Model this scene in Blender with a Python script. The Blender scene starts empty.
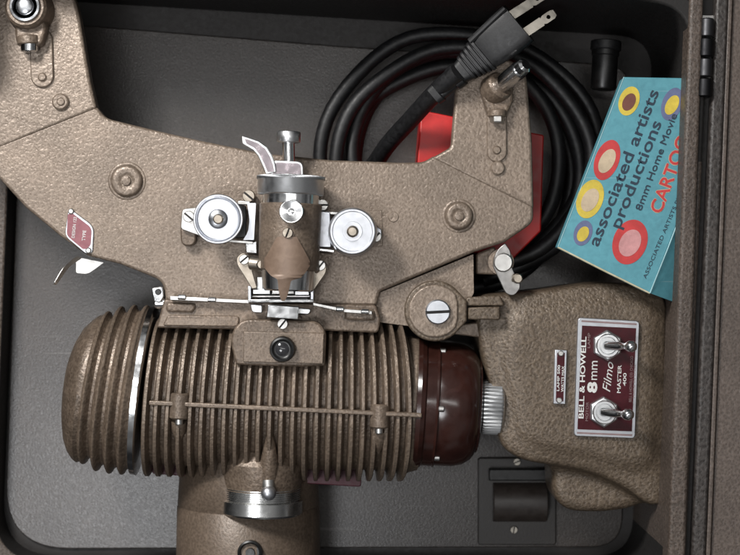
import bpy, bmesh, math, random
from mathutils import Vector, Matrix
random.seed(7)
sc = bpy.context.scene
U = 0.0005            # one drawing unit = half a millimetre
D = 1500.0            # camera height above the projector's front plane, in units
PI = math.pi

# ---------------------------------------------------------------- camera, world, lamps, exposure
cd = bpy.data.cameras.new("camera"); cam = bpy.data.objects.new("camera", cd)
sc.collection.objects.link(cam); cam.location = (0, 0, D * U)
cd.sensor_width = 36; cd.lens = 36 * D / 740; cd.clip_start = 0.01; cd.clip_end = 50
cd.dof.use_dof = True; cd.dof.focus_distance = (D - 20) * U; cd.dof.aperture_fstop = 9.0
sc.camera = cam

w = bpy.data.worlds.new("World"); sc.world = w; w.use_nodes = True
nt = w.node_tree; bg = nt.nodes['Background']
tc = nt.nodes.new('ShaderNodeTexCoord'); nz = nt.nodes.new('ShaderNodeTexNoise'); cr = nt.nodes.new('ShaderNodeValToRGB')
nz.inputs['Scale'].default_value = 3.2; nz.inputs['Detail'].default_value = 1.0
cr.color_ramp.elements[0].position = .56; cr.color_ramp.elements[0].color = (.06, .06, .063, 1)
cr.color_ramp.elements[1].position = .84; cr.color_ramp.elements[1].color = (1.0, 1.0, 1.0, 1)
nt.links.new(tc.outputs['Generated'], nz.inputs['Vector']); sp3 = nt.nodes.new('ShaderNodeSeparateXYZ'); nt.links.new(tc.outputs['Generated'], sp3.inputs[0])
ma = nt.nodes.new('ShaderNodeMath'); ma.operation = 'MULTIPLY_ADD'; nt.links.new(sp3.outputs['Z'], ma.inputs[0]); ma.inputs[1].default_value = .42
nt.links.new(nz.outputs['Fac'], ma.inputs[2]); nt.links.new(ma.outputs[0], cr.inputs['Fac'])
nt.links.new(cr.outputs['Color'], bg.inputs['Color']); bg.inputs['Strength'].default_value = 0.20

def area(name, loc, target, size, size_y, power, col):
    l = bpy.data.lights.new(name, 'AREA'); l.shape = 'RECTANGLE'; l.size = size; l.size_y = size_y
    l.energy = power; l.color = col
    o = bpy.data.objects.new(name, l); sc.collection.objects.link(o)
    o.location = loc; o.rotation_euler = (Vector(target) - Vector(loc)).to_track_quat('-Z', 'Y').to_euler()
area("ceiling_lamp", (-.38, .47, .60), (-.12, .0, 0), .18, .18, 8.8, (1, .98, .955))
area("window_light", (-.34, -.30, 1.15), (-.10, -.04, 0), .36, .28, 4.3, (.97, .98, 1))
area("ceiling_strip", (.02, .11, 1.25), (0, 0, 0), .8, .045, 1.7, (1, .99, .97))
sc.view_settings.view_transform = 'Standard'; sc.view_settings.look = 'None'
sc.view_settings.exposure = 0.12; sc.view_settings.gamma = 1.0

# ---------------------------------------------------------------- geometry helpers
def P(px, py, z=0.0):
    s = (D - z) / D
    return Vector(((px - 370) * s, (277.5 - py) * s, z))

class MB:
    def __init__(self): self.v = []; self.f = []; self.dark = set()
    def add(self, vs, fs):
        b = len(self.v); self.v += [Vector(x) for x in vs]; self.f += [tuple(i + b for i in f) for f in fs]; return self
    def prism(self, pts, z0, z1, zs=None):
        """outline in photo pixels at face height z1, extruded straight down to z0"""
        n = len(pts)
        top = [P(p[0], p[1], z1) for p in pts]
        a = sum(top[i].x * top[(i + 1) % n].y - top[(i + 1) % n].x * top[i].y for i in range(n))
        if a < 0: top.reverse()
        bot = [Vector((t.x, t.y, z0)) for t in top]
        fs = [tuple(range(n)), tuple(reversed(range(n, 2 * n)))]
        fs += [(i, i + n, (i + 1) % n + n, (i + 1) % n) for i in range(n)]
        return self.add(top + bot, fs)
    def lathe(self, p0, axis, prof, n=48, up=None, sq=1.0, arc=None):
        """prof: list of (distance along axis, radius)"""
        ax = Vector(axis).normalized()
        u = Vector((0, 0, 1)) if abs(ax.z) < .9 else Vector((1, 0, 0))
        a = ax.cross(u).normalized(); b = a.cross(ax).normalized()
        p0 = Vector(p0); vs = []; fs = []
        for t, r in prof:
            for k in range(n):
                th = 2 * PI * k / n
                vs.append(p0 + ax * t + a * (r * math.cos(th)) + b * (r * sq * math.sin(th)))
        m = len(prof)
        for j in range(m - 1):
            for k in range(n):
                k2 = (k + 1) % n
                fs.append((j * n + k, j * n + k2, (j + 1) * n + k2, (j + 1) * n + k))
        fs.append(tuple(reversed(range(n)))); fs.append(tuple((m - 1) * n + k for k in range(n)))
        return self.add(vs, fs)
    def cyl(self, p0, p1, r0, r1=None, n=32, b=0.0):
        p0 = Vector(p0); p1 = Vector(p1); L = (p1 - p0).length; r1 = r0 if r1 is None else r1
        if b: prof = [(0, r0 - b), (b, r0), (L - b, r1), (L, r1 - b)]
        else: prof = [(0, r0), (L, r1)]
        return self.lathe(p0, p1 - p0, prof, n)
    def disc(self, px, py, z0, z1, r, n=40, b=0.8):
        c = P(px, py, z1); return self.cyl((c.x, c.y, z0), c, r, n=n, b=b)
    def tube(self, pts, r, n=12):
        pts = [Vector(p) for p in pts]; m = len(pts); vs = []; fs = []; prev = None
        for i, p in enumerate(pts):
            t = (pts[min(i + 1, m - 1)] - pts[max(i - 1, 0)]).normalized()
            if prev is None: a = t.orthogonal().normalized()
            else: a = (prev - t * prev.dot(t)).normalized()
            prev = a; b = t.cross(a); rr = r[i] if isinstance(r, (list, tuple)) else r
            for k in range(n):
                th = 2 * PI * k / n; vs.append(p + a * (rr * math.cos(th)) + b * (rr * math.sin(th)))
        for i in range(m - 1):
            for k in range(n):
                k2 = (k + 1) % n; fs.append((i * n + k, i * n + k2, (i + 1) * n + k2, (i + 1) * n + k))
        fs.append(tuple(reversed(range(n)))); fs.append(tuple((m - 1) * n + k for k in range(n)))
        return self.add(vs, fs)
    def sphere(self, c, r, n=20, sz=1.0):
        prof = [(-r * math.cos(PI * i / n), max(.02, r * math.sin(PI * i / n))) for i in range(n + 1)]
        return self.lathe(c, (0, 0, 1), [(t * sz, q) for t, q in prof], 2 * n)
    def screw(self, px, py, z0, z1, r, ang=0.5, slot=.19):
        """round head with a real slot across it"""
        c = P(px, py, z1); d = (z1 - z0) * .45; zb = z1 - d
        self.cyl((c.x, c.y, z0), (c.x, c.y, zb), r, n=28); self.dark.add(len(self.f) - 1)
        ca, sa = math.cos(ang), math.sin(ang)
        for s in (1, -1):
            h0 = slot * r; a0 = math.asin(slot); N = 14
            o = [(r * math.cos(a0 + (PI - 2 * a0) * i / N), s * r * math.sin(a0 + (PI - 2 * a0) * i / N)) for i in range(N + 1)]
            if s < 0: o.reverse()
            ring = lambda q, z: [(c.x + (x * q) * ca - (y * q) * sa, c.y + (x * q) * sa + (y * q) * ca, z) for x, y in o]
            m = len(o)
            vs = ring(1, zb) + ring(1, z1 - d * .35) + ring(.9, z1)
            fs = [tuple(range(2 * m, 3 * m))]
            for L in (0, 1):
                fs += [(L * m + i, L * m + (i + 1) % m, (L + 1) * m + (i + 1) % m, (L + 1) * m + i) for i in range(m)]
            self.add(vs, fs)
        return self
    def build(self, name, mat, parent=None, bevel=0, seg=2, angle=35, smooth=True, remesh=0, sm_it=0, subsurf=0):
        me = bpy.data.meshes.new(name)
        me.from_pydata([tuple(v * U) for v in self.v], [], self.f)
        bm = bmesh.new(); bm.from_mesh(me); bmesh.ops.recalc_face_normals(bm, faces=bm.faces); bm.to_mesh(me); bm.free()
        me.materials.append(mat)
        if self.dark:
            me.materials.append(SLOTM)
            for i in self.dark: me.polygons[i].material_index = 1
        o = bpy.data.objects.new(name, me); sc.collection.objects.link(o)
        if parent: o.parent = parent
        if remesh:
            m = o.modifiers.new('r', 'REMESH'); m.mode = 'VOXEL'; m.voxel_size = remesh * U; m.use_smooth_shade = True
            s = o.modifiers.new('s', 'SMOOTH'); s.factor = .6; s.iterations = sm_it
        elif bevel:
            m = o.modifiers.new('b', 'BEVEL'); m.width = bevel * U; m.segments = seg; m.limit_method = 'ANGLE'; m.angle_limit = math.radians(angle)
            m.harden_normals = False
        if smooth:
            for p in me.polygons: p.use_smooth = True
            if not remesh:
                try: me.set_sharp_from_angle(angle=math.radians(angle))
                except Exception: pass
        return o

def empty(name, loc, label=None, cat=None, group=None):
    o = bpy.data.objects.new(name, None); sc.collection.objects.link(o); o.empty_display_size = .01
    if label: o['label'] = label
    if cat: o['category'] = cat
    if group: o['group'] = group
    return o

def rnd(pts, r=6, n=5, which=None):
    """round the corners of a pixel outline"""
    out = []; m = len(pts)
    for i in range(m):
        rr = pts[i][2] if len(pts[i]) > 2 else r
        p = Vector(pts[i][:2]); a = Vector(pts[i - 1][:2]) - p; b = Vector(pts[(i + 1) % m][:2]) - p
        q = min(rr, a.length * .48, b.length * .48)
        if q < .3: out.append(tuple(p)); continue
        s = p + a.normalized() * q; e = p + b.normalized() * q
        for k in range(n + 1):
            t = k / n; out.append(tuple(s * (1 - t) ** 2 + p * (2 * t * (1 - t)) + e * t * t))
    return out

def circ(cx, cy, rx, ry=None, ang=0, n=40):
    ry = ry or rx; c, s = math.cos(ang), math.sin(ang)
    return [(cx + rx * math.cos(t) * c - ry * math.sin(t) * s, cy - rx * math.cos(t) * s - ry * math.sin(t) * c)
            for t in [2 * PI * k / n for k in range(n)]]

def text(s, px, py, z, h, length, ang, mat, parent, bold=0.0, shear=0.0, name='lettering', thick=.25):
    """raised print: h = capital height, length = run of the line, start at px,py (baseline), ang in degrees"""
    cu = bpy.data.curves.new(name, 'FONT'); cu.body = s; cu.size = 1; cu.offset = bold; cu.shear = shear; cu.resolution_u = 3
    o = bpy.data.objects.new('tmp', cu); sc.collection.objects.link(o)
    dg = bpy.context.evaluated_depsgraph_get(); me = bpy.data.meshes.new_from_object(o.evaluated_get(dg))
    bpy.data.objects.remove(o)
    xs = [v.co.x for v in me.vertices]; x0, x1 = min(xs), max(xs)
    sx = length / (x1 - x0); sy = h / .69
    a = math.radians(ang); b = P(px, py, z)
    for v in me.vertices:
        x = (v.co.x - x0) * sx; y = v.co.y * sy
        v.co = Vector((b.x + x * math.cos(a) - y * math.sin(a), b.y + x * math.sin(a) + y * math.cos(a), z)) * U
    me.name = name; me.materials.clear(); me.materials.append(mat)
    q = bpy.data.objects.new(name, me); sc.collection.objects.link(q); q.parent = parent
    return q

# ---------------------------------------------------------------- materials
def mat(name, col, rough=.5, metal=0.0, spec=.5, coat=0.0):
    m = bpy.data.materials.new(name); m.use_nodes = True; b = m.node_tree.nodes['Principled BSDF']
    b.inputs['Base Color'].default_value = (*col, 1); b.inputs['Roughness'].default_value = rough
    b.inputs['Metallic'].default_value = metal; b.inputs['Specular IOR Level'].default_value = spec
    b.inputs['Coat Weight'].default_value = coat; b.inputs['Coat Roughness'].default_value = .08
    return m, m.node_tree, b

def textured(name, cols, scale, rough=(.35, .6), bump=.5, dist=.4, metal=0.0, spec=.5, big=(.8, 1.1), kind='noise', coat=0.0,
             vein=0.0, stretch=None, bigscale=30, wear=None, ridge=None, scr=None):
    """two-tone grain + slow variation + bump; scale in cells per metre"""
    m, t, b = mat(name, cols[0], .5, metal, spec, coat); N = t.nodes; L = t.links
    c = N.new('ShaderNodeTexCoord'); vec = c.outputs['Object']
    if stretch:
        mp = N.new('ShaderNodeMapping'); mp.inputs['Scale'].default_value = stretch; L.new(vec, mp.inputs['Vector']); vec = mp.outputs[0]
    n1 = N.new('ShaderNodeTexNoise'); n1.inputs['Scale'].default_value = scale; n1.inputs['Detail'].default_value = 3
    n1.inputs['Distortion'].default_value = .6; n1.inputs['Roughness'].default_value = .6
    L.new(vec, n1.inputs['Vector'])
    v1 = N.new('ShaderNodeTexVoronoi'); v1.inputs['Scale'].default_value = scale * .75; v1.feature = 'SMOOTH_F1'
    # warp the cells so they read as wrinkled paint
    ad = N.new('ShaderNodeVectorMath'); ad.operation = 'MULTIPLY_ADD'; L.new(n1.outputs['Color'], ad.inputs[0])
    ad.inputs[1].default_value = (1.3 / scale,) * 3; L.new(vec, ad.inputs[2]); L.new(ad.outputs[0], v1.inputs['Vector'])
    mx = N.new('ShaderNodeMix'); mx.data_type = 'FLOAT'
    mx.inputs[0].default_value = .55 if kind == 'wrinkle' else 0.1
    L.new(n1.outputs['Fac'], mx.inputs[2]); L.new(v1.outputs['Distance'], mx.inputs[3])
    h = mx.outputs[0]
    r = N.new('ShaderNodeValToRGB'); r.color_ramp.elements[0].position = .34; r.color_ramp.elements[1].position = .64
    r.color_ramp.elements[0].color = (*cols[0], 1); r.color_ramp.elements[1].color = (*cols[1], 1)
    L.new(h, r.inputs['Fac'])
    n2 = N.new('ShaderNodeTexNoise'); n2.inputs['Scale'].default_value = bigscale; n2.inputs['Detail'].default_value = 5; L.new(c.outputs['Object'], n2.inputs['Vector'])
    mr = N.new('ShaderNodeMapRange'); mr.inputs['From Min'].default_value = .3; mr.inputs['From Max'].default_value = .7
    mr.inputs['To Min'].default_value = big[0]; mr.inputs['To Max'].default_value = big[1]; L.new(n2.outputs['Fac'], mr.inputs['Value'])
    mu = N.new('ShaderNodeVectorMath'); mu.operation = 'SCALE'; L.new(r.outputs['Color'], mu.inputs[0]); L.new(mr.outputs[0], mu.inputs['Scale'])
    col = mu.outputs[0]
    def over(col, fac, c2):
        m2 = N.new('ShaderNodeMix'); m2.data_type = 'RGBA'; L.new(fac, m2.inputs[0]); L.new(col, m2.inputs[6]); m2.inputs[7].default_value = (*c2, 1); return m2.outputs[2]
    def thr(src, a, z, top):
        k = N.new('ShaderNodeMapRange'); k.inputs['From Min'].default_value = a; k.inputs['From Max'].default_value = z; k.inputs['To Max'].default_value = top
        L.new(src, k.inputs['Value']); return k.outputs[0]
    if wear:      # scattered specks, chips and dust: (scale, threshold, strength, colour)
        for sc_w, th_w, st_w, c_w in wear:
            w1 = N.new('ShaderNodeTexNoise'); w1.inputs['Scale'].default_value = sc_w; w1.inputs['Detail'].default_value = 6; w1.inputs['Roughness'].default_value = .7
            L.new(c.outputs['Object'], w1.inputs['Vector']); col = over(col, thr(w1.outputs['Fac'], th_w, th_w + .07, st_w), c_w)
    if scr:       # fine scratches in two directions
        for rot in scr[0]:
            mp2 = N.new('ShaderNodeMapping'); mp2.inputs['Rotation'].default_value = (0, 0, rot); mp2.inputs['Scale'].default_value = (9, 420, 40)
            L.new(c.outputs['Object'], mp2.inputs['Vector']); w2 = N.new('ShaderNodeTexNoise'); w2.inputs['Scale'].default_value = 1; w2.inputs['Detail'].default_value = 2
            L.new(mp2.outputs[0], w2.inputs['Vector']); col = over(col, thr(w2.outputs['Fac'], .72, .76, scr[1]), scr[2])
    if ridge:     # paint rubbed thin along the ridges
        gm = N.new('ShaderNodeNewGeometry'); col = over(col, thr(gm.outputs['Pointiness'], .53, .62, ridge[0]), ridge[1])
    L.new(col, b.inputs['Base Color'])
    rr = N.new('ShaderNodeMapRange'); rr.inputs['From Min'].default_value = .3; rr.inputs['From Max'].default_value = .7
    rr.inputs['To Min'].default_value = rough[0]; rr.inputs['To Max'].default_value = rough[1]
    L.new(n1.outputs['Fac'], rr.inputs['Value']); L.new(rr.outputs[0], b.inputs['Roughness'])
    bp = N.new('ShaderNodeBump'); bp.inputs['Strength'].default_value = bump; bp.inputs['Distance'].default_value = dist * U
    L.new(h, bp.inputs['Height']); L.new(bp.outputs[0], b.inputs['Normal'])
    return m

def metal(name, col, rough, grime=.12, bump=.15, brush=None):
    m, t, b = mat(name, col, rough, 1.0); N = t.nodes; L = t.links
    c = N.new('ShaderNodeTexCoord'); n = N.new('ShaderNodeTexNoise'); n.inputs['Scale'].default_value = 260; n.inputs['Detail'].default_value = 5
    src = c.outputs['Object']
    if brush:
        mp = N.new('ShaderNodeMapping'); mp.inputs['Scale'].default_value = brush; L.new(src, mp.inputs['Vector']); src = mp.outputs[0]
    L.new(src, n.inputs['Vector'])
    a = N.new('ShaderNodeMapRange'); a.inputs['From Min'].default_value = .35; a.inputs['From Max'].default_value = .7
    a.inputs['To Min'].default_value = rough; a.inputs['To Max'].default_value = rough + grime; L.new(n.outputs['Fac'], a.inputs['Value']); L.new(a.outputs[0], b.inputs['Roughness'])
    k = N.new('ShaderNodeMapRange'); k.inputs['From Min'].default_value = .3; k.inputs['From Max'].default_value = .75
    k.inputs['To Min'].default_value = 1; k.inputs['To Max'].default_value = 1 - grime * 1.6; L.new(n.outputs['Fac'], k.inputs['Value'])
    s = N.new('ShaderNodeVectorMath'); s.operation = 'SCALE'; s.inputs[0].default_value = col; L.new(k.outputs[0], s.inputs['Scale']); L.new(s.outputs[0], b.inputs['Base Color'])
    bp = N.new('ShaderNodeBump'); bp.inputs['Strength'].default_value = bump; bp.inputs['Distance'].default_value = .1 * U
    L.new(n.outputs['Fac'], bp.inputs['Height']); L.new(bp.outputs[0], b.inputs['Normal'])
    return m

PAINT = textured('hammered_paint', [(.158, .121, .092), (.240, .190, .149)], 1000, (.28, .42), .8, .9, .28, .5, (.78, 1.12), 'wrinkle',
                 wear=[(55, .60, .35, (.11, .08, .058)), (300, .70, .5, (.42, .38, .33)), (420, .69, .6, (.05, .035, .025))])
PAINTF = textured('housing_paint', [(.112, .082, .060), (.192, .145, .108)], 1000, (.29, .44), .8, .85, .28, .5, (.62, 1.15), 'wrinkle', bigscale=60,
                  wear=[(45, .58, .45, (.065, .045, .032)), (260, .69, .5, (.38, .33, .28)), (330, .66, .7, (.03, .022, .017))], ridge=(.35, (.30, .24, .19)))
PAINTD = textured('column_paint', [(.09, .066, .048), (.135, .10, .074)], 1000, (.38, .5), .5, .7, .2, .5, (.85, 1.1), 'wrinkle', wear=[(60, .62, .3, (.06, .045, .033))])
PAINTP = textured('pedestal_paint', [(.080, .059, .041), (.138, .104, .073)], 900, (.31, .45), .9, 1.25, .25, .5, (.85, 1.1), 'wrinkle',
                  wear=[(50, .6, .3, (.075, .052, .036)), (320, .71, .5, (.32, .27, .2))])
SMOOTHB = textured('smooth_brown_paint', [(.17, .115, .082), (.21, .145, .105)], 300, (.42, .5), .15, .3, .2)
VINYL = textured('case_lining', [(.028, .0225, .0195), (.048, .040, .0355)], 1300, (.26, .40), .5, .4, 0, .6, (.8, 1.2), 'wrinkle', wear=[(70, .62, .3, (.10, .09, .085)), (500, .70, .6, (.2, .19, .18))], scr=((.4, 1.9, 2.7), .45, (.15, .14, .13)))
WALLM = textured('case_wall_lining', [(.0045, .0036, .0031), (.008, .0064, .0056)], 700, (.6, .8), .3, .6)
RIMM = textured('case_cover', [(.050, .037, .029), (.098, .075, .061)], 1000, (.4, .62), .8, 1.4, 0, .5, (.8, 1.15), 'wrinkle')
LIDM = textured('lid_lining', [(.068, .052, .043), (.115, .090, .076)], 1000, (.38, .6), .6, 1.0, 0, .5, (.85, 1.15), 'wrinkle', wear=[(400, .69, .6, (.2, .18, .16))], scr=((.2,), .25, (.14, .12, .11)))
SLOTM = textured('dark_groove', [(.012, .010, .009), (.02, .017, .016)], 500, (.5, .7), .3, .5)
RUBBER = textured('black_rubber', [(.004, .004, .0045), (.008, .008, .009)], 500, (.42, .58), .25, .5, wear=[(90, .6, .3, (.012, .0115, .011)), (520, .70, .5, (.04, .038, .035))])
BLACK = textured('black_plastic', [(.005, .005, .005), (.009, .009, .009)], 400, (.3, .42), .1, .3)
CHROME = metal('chrome', (.82, .83, .84), .13, .12, .1)
CHROMEB = metal('brushed_chrome', (.80, .81, .82), .30, .12, .15)
STEEL = metal('satin_steel', (.60, .59, .57), .32, .16, .2)
WHITEM = metal('bright_nickel', (.56, .575, .61), .34, .12, .12)
BRASSY = metal('aged_nickel', (.42, .37, .31), .32, .2, .25)
PINKY = metal('tinted_reflection_steel', (.25, .22, .235), .24, .2, .2)  # pinkish steel; the lever's dark purple reflection is put into this colour
TAR = metal('tarnished_prong', (.42, .39, .34), .36, .2, .3)
BAKE = textured('bakelite', [(.021, .0076, .0058), (.028, .0098, .0074)], 120, (.13, .26), .05, .3, 0, .55, (.8, 1.2), wear=[(350, .70, .5, (.12, .10, .09))])
MAROON = textured('maroon_enamel', [(.036, .003, .006), (.050, .004, .008)], 300, (.3, .4), .05, .2, 0, .25)
ROSE = textured('rose_enamel', [(.19, .055, .07), (.24, .08, .095)], 300, (.35, .45), .05, .2)
REDC = textured('red_card', [(.42, .010, .009), (.50, .014, .012)], 200, (.4, .5), .08, .3)
CYAN = textured('cyan_card', [(.075, .24, .29), (.092, .285, .34)], 260, (.42, .55), .1, .4, 0, .4, (.86, 1.08), wear=[(60, .6, .3, (.06, .17, .21)), (420, .69, .5, (.4, .5, .5))], scr=((.5, 2.2), .3, (.3, .42, .45)))
CARD = textured('bare_card', [(.42, .38, .24), (.55, .5, .36)], 300, (.6, .8), .1, .3)
def ink(n, c, r=.5): return textured(n, [tuple(x * .85 for x in c), c], 500, (r, r + .1), .03, .1, big=(.8, 1.1), bigscale=90)
INK = ink('navy_ink', (.012, .028, .05)); REDI = ink('red_ink', (.47, .035, .035)); WHITE = ink('white_print', (.62, .62, .60))
YEL = ink('yellow_ink', (.55, .42, .05)); PUR = ink('slate_ink', (.11, .13, .24)); PINK = ink('pink_ink', (.50, .24, .24)); BRN = ink('brown_ink', (.14, .045, .03))
GREYT = ink('grey_print', (.22, .15, .15)); CREAM = ink('cream_ink', (.48, .38, .26))

# ================================================================ the case
FLOOR = -150.0; RIM = 45.0
case = empty('carrying_case', (0, 0, 0), 'open dark brown carrying case with a hinged lid, holding the projector', 'case')
R2 = lambda v: (v.x, v.y)
def wpx(x, y, z): s = (D - z) / D; return (370 + x / s, 277.5 - y / s)
# inner wall corners in real plan position (same plan at floor and rim)
TL = P(24, -2, FLOOR); TR = Vector((P(692, 0, RIM).x - 0.5, P(24, 37, FLOOR).y, 0)); BRr = Vector((P(667, 560, RIM).x, P(0, 556, FLOOR).y, 0)); BLr = P(1, 556, FLOOR)
corners = [R2(TL), R2(TR), R2(BRr), R2(BLr)]
inner = rnd([(x, y, r) for (x, y), r in zip(corners, (40, 40, 40, 62))], n=10)
def dens(pts, step=22):
    out = []
    for i in range(len(pts)):
        a = Vector(pts[i]); b = Vector(pts[(i + 1) % len(pts)]); k = max(1, int((b - a).length / step))
        out += [tuple(a + (b - a) * (j / k)) for j in range(k)]
    return out
inner = dens(inner)
def offs(pts, d):
    n = len(pts); out = []
    for i in range(n):
        a = Vector(pts[i - 1]); b = Vector(pts[(i + 1) % n]); t = (b - a).normalized(); out.append((pts[i][0] - t.y * d, pts[i][1] + t.x * d))
    return out
outer = offs(inner, 17)
if sum((outer[i][0]) ** 2 for i in range(len(outer))) < sum(inner[i][0] ** 2 for i in range(len(inner))): outer = offs(inner, -17)
mb = MB(); n = len(inner)
def rimz(x, y):
    d = max((y - 150) / 60, (x - 200) / 60 if y > -200 else (x - 200) / 60); d = min(1, max(0, d)); d = d * d * (3 - 2 * d)
    t = min(1, max(0, (y - 200) / 40)) * min(1, max(0, (270 - x) / 50))  # extra height on the top wall, out of view, added to shade the floor
    return -112 + (RIM + 112) * d + 36 * t
vs = [(x, y, FLOOR - 8) for x, y in inner] + [(x, y, rimz(x, y)) for x, y in inner] + [(x, y, rimz(x, y)) for x, y in outer] + [(x, y, FLOOR - 8) for x, y in outer]
mb.add(vs, [(a * n + i, a * n + (i + 1) % n, b * n + (i + 1) % n, b * n + i) for a, b in ((0, 1), (1, 2), (2, 3), (3, 0)) for i in range(n)])
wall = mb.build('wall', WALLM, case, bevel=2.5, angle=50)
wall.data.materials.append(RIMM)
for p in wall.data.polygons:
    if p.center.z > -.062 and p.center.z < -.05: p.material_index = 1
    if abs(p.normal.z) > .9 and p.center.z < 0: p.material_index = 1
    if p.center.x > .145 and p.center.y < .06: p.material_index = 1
mb = MB(); mb.add([(x, y, FLOOR - 4) for x, y in outer] + [(x, y, FLOOR - 12) for x, y in outer], [tuple(range(n)), tuple(range(n, 2 * n))] + [(i, i + n, (i + 1) % n + n, (i + 1) % n) for i in range(n)])
mb.build('bottom_panel', SLOTM, case)
# grey lining board on the floor, with the edge that shows as a pale line
b = [(22, 21, 25), (87, 25.5, 0), (337, 46, 0), (470, 55, 0), (630, 66, 25), (622, 547, 30), (4, 549, 66)]
MB().prism(rnd(b, n=12), FLOOR - 4, FLOOR).build('floor_lining', VINYL, case, bevel=1.2)
# rounded strip capping the case wall (right side, the one in view)
mb = MB()
def strip(xa0, xb0, xa1, xb1, z0, z1, y0=-40, y1=600):
    f = lambda xa, xb, y: xa + (xb - xa) * y / 555.0
    return [(f(xa0, xa1, y0), y0), (f(xb0, xb1, y0), y0), (f(xb0, xb1, y1), y1), (f(xa0, xa1, y1), y1)]
mb.prism(strip(690, 704, 668, 686, 0, 0), 20, RIM + 5).build('rim_binding', RIMM, case, bevel=3.5, seg=3)
MB().prism(strip(700, 716, 683, 693, 0, 0), -40, RIM - 12).build('hinge_gap', SLOTM, case)
# open lid lying beside
mb = MB(); mb.prism(strip(716, 729, 692, 706, 0, 0), -60, RIM + 1)
mb.build('lid_rim', textured('lid_edge', [(.022, .018, .016), (.055, .047, .043)], 700, (.4, .6), .8, 1.4, 0, .5, (.8, 1.2), 'wrinkle'), case, bevel=3, seg=3)
MB().prism(strip(728, 733, 706, 711, 0, 0), -60, RIM - 1).build('lid_bead', LIDM, case, bevel=1.6, seg=3)
MB().prism(strip(733, 860, 711, 860, 0, 0), -60, RIM - 5).build('lid_panel', LIDM, case, bevel=1)
hg = MB().prism([(700, 15), (714, 15), (712, 98), (698, 98)], RIM - 14, RIM - 8).build('hinge', STEEL, case, bevel=.5)
for k in range(4):
    y0 = 18 + 20 * k; xm = 707.5 - k * .8; a = P(xm, y0 + .6, RIM + 1); c = P(xm - .8, y0 + 19.2, RIM + 1)
    MB().cyl(a, c, 6.6 if k % 2 == 0 else 7.4, b=1.2).build('knuckle', metal('hinge_steel_%d' % k, (.085, .085, .09) if k % 2 == 0 else (.03, .03, .032), .38, .15, .2), hg)
# clip block on the case floor
cb = MB().prism(rnd([(478, 458), (556, 458), (556, 545), (478, 545)], 3), FLOOR, FLOOR + 6).build('clip_plate', textured('dark_plate', [(.014, .0115, .010), (.024, .020, .0175)], 900, (.4, .55), .4, .4), case, bevel=1)
MB().prism([(489, 469), (548, 469), (548, 481), (489, 481)], FLOOR + 6, FLOOR + 16).build('clip_lip', BLACK, cb, bevel=1.5)
a = P(492, 501, FLOOR - 2); c = P(546, 501, FLOOR - 2); MB().cyl(a, c, 23, b=1, n=48).build('clip_roll', textured('clip_brown', [(.028, .022, .019), (.04, .032, .028)], 300, (.35, .5), .1, .3), cb)
MB().screw(517, 462, FLOOR + 5, FLOOR + 9, 4, .4).build('screw', TAR, cb); MB().screw(514, 530, FLOOR + 5, FLOOR + 9, 4, 1.4).build('screw', TAR, cb)

# ================================================================ things behind the projector
def ell(cx, cy, rx, ry, z, a0, a1, n, wob=0.0, ph=0.0, dz=0.0):
    return [P(cx + (rx + wob * math.sin(2 * t + ph)) * math.cos(t), cy - (ry + wob * math.cos(3 * t + ph)) * math.sin(t), z + dz * math.sin(t + ph))
            for t in [math.radians(a0 + (a1 - a0) * i / n) for i in range(n + 1)]]
cord = empty('power_cord', (0, 0, 0), 'coiled thick black rubber power cord with two-prong plug lying over the right reel arm', 'power cord')
pts = []
loops = [(459, 158, 139, 125, -100), (463, 160, 126, 111, -82), (462, 166, 117, 102, -112), (456, 160, 103, 108, -96), (462, 172, 110, 118, -128)]
N = 64
for j, (cx, cy, rx, ry, z) in enumerate(loops):
    nx = loops[j + 1] if j + 1 < len(loops) else loops[j]
    for i in range(N):
        f = i / N; e = max(0, (f - .72) / .28); e = e * e * (3 - 2 * e)
        q = [c * (1 - e) + d * e for c, d in zip((cx, cy, rx, ry, z), nx)]
        t = math.radians(-80 + 360 * f)
        pts.append(P(q[0] + (q[2] + 2.5 * math.sin(2 * t + j) + 1.2 * math.sin(5 * t + 2 * j)) * math.cos(t), q[1] - (q[3] + 3 * math.cos(3 * t + j * 2) + 1.3 * math.sin(7 * t + j)) * math.sin(t), q[4] + 5 * math.sin(t + j)))
MB().tube(pts, 7.6, 14).build('cable', RUBBER, cord, smooth=True, angle=80)
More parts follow.
